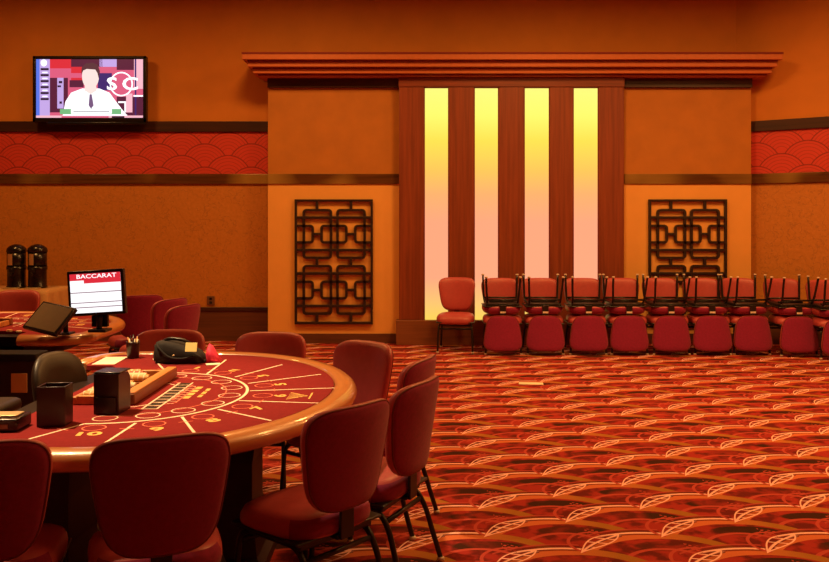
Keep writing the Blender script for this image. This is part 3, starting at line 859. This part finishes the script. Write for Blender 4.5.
# card shoes / discard holders on near table
def on_table(u, v, z=0.791):
    Y = F*(HC-z)/(v-221); return xx(u, Y), Y
x, y = on_table(108, 414)
t = thing('card_shoe', 'black acrylic card shoe standing against the chip tray', 'card shoe', (x, y+0.05, 0.7915), math.radians(-4))
MB().m(M['smoke']).prism([(-0.06, 0.0), (0.065, 0.0), (0.065, 0.14), (0.04, 0.168), (-0.06, 0.172)], -0.055, 0.055, Matrix.Rotation(PI/2, 4, 'X') @ Matrix.Identity(4)).build('shell', None, t)
for c in t.children: c.rotation_euler = (0, 0, PI/2)
MB().box(-0.058, 0.058, -0.055, 0.062, 0.172, 0.180, 0.003).build('lid', M['black_plastic'], t)
MB().box(-0.045, 0.045, -0.070, -0.064, 0.01, 0.075, 0.002).build('front_plate', M['black_plastic'], t)
x, y = on_table(55, 424)
t = thing('discard_holder', 'dark red smoked discard box left of the card shoe', 'card box', (x, y, 0.7915), math.radians(3))
MB().m(M['smoke']).box(-0.056, 0.056, -0.048, -0.042, 0, 0.160, 0.002).box(-0.056, 0.056, 0.042, 0.048, 0, 0.160, 0.002).box(-0.056, -0.050, -0.042, 0.042, 0, 0.160, 0.002).box(0.050, 0.056, -0.042, 0.042, 0, 0.160, 0.002).box(-0.050, 0.050, -0.042, 0.042, 0, 0.01).build('case', None, t)
MB().m(M['ink_pink']).box(-0.042, 0.042, -0.036, 0.036, 0.01, 0.06).build('cards', M['piping'], t)
x, y = on_table(8, 428)
t = thing('shuffler', 'flat black card machine with pale top at the left frame edge', 'card machine', (x, y, 0.7915), math.radians(2))
MB().box(-0.14, 0.065, -0.07, 0.07, 0, 0.05, 0.006).build('body', M['black_plastic'], t)
MB().box(-0.12, 0.045, -0.03, 0.05, 0.05, 0.056, 0.002).build('top_plate', M['silver'], t)
MB().box(-0.01, 0.03, -0.072, -0.069, 0.012, 0.03).build('button_panel', M['screen_grey'], t)
# white plaque set on far wing
p0 = on_table(92, 365.5); p1 = on_table(125, 356.5)
o = MB().box(-0.065, 0.065, -0.135, 0.135, 0, 0.004, 0.001).build('rules_card', M['paper'], None, (-1.80, 5.03, 0.7915), (0, 0, math.radians(3)))
tag(o, 'white rectangular card lying at the far left corner of the near table', 'card')
# black tumbler with pens at far rail
x, y = on_table(133, 358)
t = thing('pen_cup', 'dark cup of pencils on the far side of the near table', 'cup', (x, y, 0.7915))
MB().lathe([(0.030, 0), (0.034, 0.002), (0.040, 0.085), (0.040, 0.10), (0.036, 0.10), (0.034, 0.02), (0.01, 0.015)], n=20).build('cup', M['smoke'], t)
for k in range(7):
    a = k*0.9; b = MB().tube([(0.008*math.cos(a), 0.008*math.sin(a), 0.02), (0.03*math.cos(a), 0.03*math.sin(a), 0.115+0.012*(k % 3))], 0.0035, 6)
    b.build('pencil', (M['paper'], M['chip_a'], M['black_plastic'])[k % 3], t)
# black bag with note, pink scarf
x, y = on_table(180, 362)
t = thing('handbag', 'black soft bag lying on the far side of the near table', 'bag', (x, y, 0.7915), math.radians(-6))
prof = []
n = 24
rg = []
for i, (xx_, h_, dpt) in enumerate([(-0.135, 0.02, 0.02), (-0.133, 0.10, 0.06), (-0.12, 0.122, 0.075), (-0.06, 0.128, 0.085), (0.0, 0.112, 0.085), (0.06, 0.092, 0.075), (0.11, 0.068, 0.065), (0.135, 0.045, 0.05), (0.15, 0.015, 0.02)]):
    ring = []
    for k in range(n):
        a = 2*PI*k/n; c, s = math.cos(a), math.sin(a)
        yy = abs(c)**0.4*(1 if c > 0 else -1)*dpt; z_ = (abs(s)**0.35*(1 if s > 0 else -1)+1)/2*h_
        ring.append((xx_+0.006*math.sin(5*a+i), yy, max(0.0, z_+0.003*math.sin(3*a+2*i)*(1 if s > 0 else 0))))
    rg.append(ring)
MB().rings(rg).build('body', M['bag'], t)
MB().tube(smoothpath([(-0.12, -0.03, 0.118), (-0.10, -0.085, 0.10), (-0.03, -0.10, 0.045), (0.05, -0.095, 0.035), (0.11, -0.07, 0.05)], 6), 0.006, 8).build('strap', M['bag'], t)
MB().tube(smoothpath([(-0.09, 0.0, 0.127), (-0.05, -0.01, 0.138), (0.03, -0.01, 0.128), (0.10, 0.0, 0.085)], 6), 0.010, 8).build('flap_edge', M['black'], t)
MB().box(-0.006, 0.006, -0.103, -0.092, 0.05, 0.057, 0.002).build('clasp', M['silver'], t)
o = MB().box(-0.034, 0.034, -0.002, 0.002, -0.026, 0.026, 0.001).build('sticky_note', M['yellow_note'], None, (x+0.092, y-0.10, 0.893), (math.radians(-15), 0, math.radians(-4)))
tag(o, 'yellow square note tucked on top of the black bag', 'note')
sc_ = MB().rings([[(a+0.004*math.sin(k*1.7+i), 0.030*math.cos(2*PI*k/14)*w_, (0.5+0.5*math.sin(2*PI*k/14))*h_*(1+0.15*math.sin(k*2.1+i))) for k in range(14)] for i, (a, w_, h_) in enumerate([(-0.03, .5, .075), (-0.015, 1, .10), (0.005, 1.2, .085), (0.03, 1.0, .05), (0.05, .6, .02)])])
o = sc_.build('pink_pouch', M['magenta'], None, (x+0.192, y-0.02, 0.7915)); tag(o, 'bright pink crumpled pouch at the right end of the black bag', 'pouch')
o = MB().box(-0.04, 0.04, -0.028, 0.028, 0, 0.003, 0.001).build('white_card', M['paper'], None, (x+0.215, y-0.085, 0.7915), (0, 0, math.radians(20))); tag(o, 'small white card on the felt right of the black bag', 'card')

# ------------------------------------------------------------------ dealer chair and equipment
def dealer_chair(x, y, face):
    t = thing('dealer_chair', 'black dealer chair tucked into the notch of the near table', 'chair', (x, y, 0), math.atan2(face[1], face[0])+PI/2)
    out = tapered(wt=0.205, wb=0.19, hh=0.20, e=2.7)
    lay = [(0.02, -0.035), (0.6, -0.035), (0.9, -0.028), (1.0, -0.008), (1.0, 0.008), (0.9, 0.026), (0.6, 0.032), (0.02, 0.032)]
    MB().rings([[back_map(x_*s, d, z_*s, 0.74) for x_, z_ in out] for s, d in lay]).build('backrest', M['dealer_cloth'], t)
    lay = [(0.02, 0.52), (0.6, 0.52), (0.9, 0.51), (1.0, 0.48), (0.97, 0.45), (0.5, 0.44), (0.02, 0.44)]
    so = [(0.23*abs(math.cos(a))**.55*(1 if math.cos(a) > 0 else -1), 0.21*abs(math.sin(a))**.55*(1 if math.sin(a) > 0 else -1)) for a in [2*PI*k/36 for k in range(36)]]
    MB().rings([[(a*s, b*s, z_) for a, b in so] for s, z_ in lay]).build('seat', M['dealer_cloth'], t)
    MB().box(-0.03, 0.03, 0.15, 0.275, 0.425, 0.44, 0.003).box(-0.03, 0.03, 0.262, 0.276, 0.425, 0.62, 0.003).build('back_bracket', M['black'], t)
    MB().tube([(0, 0, 0.08), (0, 0, 0.43)], 0.025, 12).build('column', M['black'], t)
    for k in range(5):
        a = 2*PI*k/5; lg = MB().tube([(0, 0, 0.10), (0.25*math.cos(a), 0.25*math.sin(a), 0.06)], 0.015, 8).build('leg', M['black'], t)
        MB().lathe([(0.015, 0), (0.024, 0.008), (0.024, 0.035), (0.012, 0.05)], (0.25*math.cos(a), 0.25*math.sin(a), 0), 12).build('caster', M['black_plastic'], lg)
dealer_chair(-1.60, 4.33, (0.965, -0.26))
# black equipment cabinet between the tables, with a plain orange square
t = thing('dealer_cabinet', 'black equipment cabinet between the two tables at the left edge', 'cabinet', (-2.50, 5.32, 0))
MB().box(-0.40, 0.15, -0.07, 0.07, 0.0, 0.76, 0.01).build('body', M['black_paint'], t)
MB().box(-0.42, 0.17, -0.09, 0.09, 0.76, 0.80, 0.006).build('top', M['bag'], t)
MB().box(0.01, 0.11, -0.077, -0.07, 0.56, 0.68, 0.003).build('amber_panel', M['chip_a'], t)
MB().box(-0.17, -0.07, -0.077, -0.07, 0.55, 0.60, 0.003).build('door_latch', M['glide'], t)
t = thing('wheeled_stool', 'low dark stool in shadow beside the notch of the near table', 'stool', (-2.35, 4.35, 0))
MB().box(-0.25, 0.25, -0.22, 0.22, 0.60, 0.68, 0.03).build('seat', M['dealer_cloth'], t)
for sx in (-1, 1):
    for sy in (-1, 1): MB().tube([(sx*0.18, sy*0.16, 0.60), (sx*0.22, sy*0.2, 0.0)], 0.014, 8).build('leg', M['black'], t)

# score monitor on its stand at the far table
YM = 6.20
mx, mz = xx(97.0, YM), zz(292.5, YM)
t = thing('score_monitor', 'lit monitor headed BACCARAT on a black stand at the far table', 'monitor', (mx, YM, 0.812))
hwm, hhm = 28.3*YM/F, 22.6*YM/F
hd = D.objects.new('display_head', None)
roll = Matrix.Translation((0, 0, mz-0.812)) @ Matrix.Rotation(math.radians(-3.4), 4, 'Y')
b = MB(); b.box(-hwm, hwm, -0.02, 0.03, -hhm, hhm, 0.008, mtx=roll); b.build('casing', M['black_plastic'], t)
s_ = MB(); sred = em('monitor_red', srgb(225, 45, 60)[:3]); sw_ = em('monitor_white', (1.15, 1.12, 1.15)); sln = em('monitor_line', srgb(120, 70, 90)[:3])
def mq(x0, x1, z0, z1, lay, mt):
    s_.m(mt).quad([tuple(roll @ Vector((a, -0.0212-lay*0.0006, c))) for a, c in ((x0, z0), (x1, z0), (x1, z1), (x0, z1))])
ix, iz = hwm-0.022, hhm-0.022
mq(-ix, ix, -iz, iz, 0, sw_); mq(-ix, ix, iz*0.62, iz, 1, sred); mq(-ix, -ix*0.45, iz*0.50, iz*0.66, 2, sw_)
mq(-ix*0.45, ix, iz*0.50, iz*0.62, 1, sred)
for q in (0.02, -0.50, -0.74): mq(-ix, ix, iz*q, iz*q+0.006, 1, sln)
s_.m(sw_).text('BACCARAT', 0.042, roll @ Matrix.Translation((0.01, -0.0235, iz*0.85)) @ Matrix.Rotation(PI/2, 4, 'X') @ Matrix.Diagonal((1.35, 1, 1, 1)))
s_.build('screen', None, t, normals=False)
MB().box(-0.055-0.0, 0.065, 0.035, 0.07, 0.03, mz-0.812, 0.006).build('neck', M['black_plastic'], t)
MB().tube([(0.015, 0.0, 0.0), (0.015, 0.02, mz-0.95)], 0.020, 12).build('pole', M['black'], t)
MB().box(-0.05, 0.08, -0.05, 0.09, 0.0, 0.02, 0.006).build('base', M['black'], t)
# touchscreen
YS = 6.05
t = thing('touchscreen', 'dark tilted touchscreen on a black arm left of the score monitor', 'touchscreen', (xx(64, YS), YS, 0.81))
zc_ = zz(318, YS)-0.81; cxp = xx(51, YS)-xx(64, YS)
vw = Vector((0.24, -0.118, -0.03)).normalized(); vu = Vector((0.09, 0.14, 0.17)); vu = (vu-vw*vu.dot(vw)).normalized(); vn = vu.cross(vw)
tm = Matrix.Translation((cxp, -0.02, zc_)) @ Matrix(((vw.x, vn.x, vu.x, 0), (vw.y, vn.y, vu.y, 0), (vw.z, vn.z, vu.z, 0), (0, 0, 0, 1)))
MB().box(-0.165, 0.165, -0.012, 0.02, -0.12, 0.12, 0.006, mtx=tm).build('casing', M['black_plastic'], t)
MB().box(-0.148, 0.148, -0.0145, -0.012, -0.105, 0.105, 0.001, mtx=tm).build('screen', M['screen_grey'], t)
MB().tube([(0, 0.03, 0.0), (0, 0.03, zc_-0.04), (cxp*0.4, 0.02, zc_)], 0.018, 10).build('arm', M['black'], t)
MB().box(-0.05, 0.05, -0.02, 0.08, 0, 0.015, 0.005).build('base', M['black'], t)

# ------------------------------------------------------------------ coffee service at the back wall
t = thing('service_table', 'cloth covered side table against the left wall holding two urns', 'table', (-5.45, 10.75, 0))
cl = MB(); hx, hy = 0.95, 0.36; ring = []
def loop(z_, fl_, amp):
    pts = []
    N = 96
    for k in range(N):
        q = k/N*4; sd = int(q); f = q-sd
        a = [(-1+2*f, -1), (1, -1+2*f), (1-2*f, 1), (-1, 1-2*f)][sd]
        wv = amp*math.sin(k*2*PI/8)
        pts.append((a[0]*(hx+fl_+wv*abs(a[0])), a[1]*(hy+fl_+wv*abs(a[1])), z_))
    return pts
cl.rings([loop(0.775, -0.02, 0), loop(0.772, 0, 0), loop(0.72, 0.012, 0.003), loop(0.5, 0.03, 0.012), loop(0.30, 0.045, 0.022)])
cl.build('tablecloth', M['cloth'], t)
for sx in (-1, 1):
    for sy in (-1, 1): MB().tube([(sx*0.85, sy*0.28, 0.0), (sx*0.85, sy*0.28, 0.74)], 0.016, 8).build('leg', M['black'], t)
def urn(u, label):
    Y = 10.72
    t = thing('coffee_urn', label, 'coffee urn', (xx(u, Y), Y, 0.778), group='pair of coffee urns on the side table')
    MB().lathe([(0.09, 0), (0.115, 0.004), (0.118, 0.02), (0.11, 0.03), (0.108, 0.22), (0.118, 0.235), (0.118, 0.27)], n=32).build('lower_body', M['black_plastic'], t)
    MB().lathe([(0.112, 0.27), (0.112, 0.45)], n=32).build('upper_body', M['black_plastic'], t)
    lb = MB(); rgs = [[(0.1135*math.sin(math.radians(-38+38*k/10)), -0.1135*math.cos(math.radians(-38+38*k/10)), z_) for k in range(11)] for z_ in (0.29, 0.43)]
    lb.rings(rgs, cap=False, closed_ring=False); lb.build('steel_band', M['silver'], t)
    MB().lathe([(0.118, 0.45), (0.12, 0.47), (0.112, 0.50), (0.08, 0.53), (0.03, 0.55), (0.01, 0.552)], n=32).build('lid', M['black_plastic'], t)
    MB().box(-0.022, 0.022, -0.165, -0.105, 0.20, 0.25, 0.006).tube([(0, -0.15, 0.20), (0, -0.15, 0.16)], 0.010, 8).build('spout', M['black'], t)
    MB().tube(smoothpath([(0, 0.11, 0.46), (0, 0.15, 0.44), (0, 0.155, 0.35), (0, 0.112, 0.31)], 5), 0.010, 8).build('handle', M['black_plastic'], t)
    MB().box(-0.09, 0.09, -0.19, -0.10, 0.0, 0.012, 0.004).build('drip_tray', M['silver'], t)
urn(16.5, 'left one of two black coffee urns on the side table')
urn(37.5, 'right one of two black coffee urns on the side table')
# scrap of paper on the carpet
Yp = HC*F/(384-221)
o = MB().box(-0.12, 0.12, -0.055, 0.055, 0, 0.006, 0.001).build('paper_scrap', M['paper'], None, (xx(531, Yp), Yp, 0.001), (0, 0, math.radians(-6)))
tag(o, 'pale scrap of paper lying alone on the open carpet', 'paper')
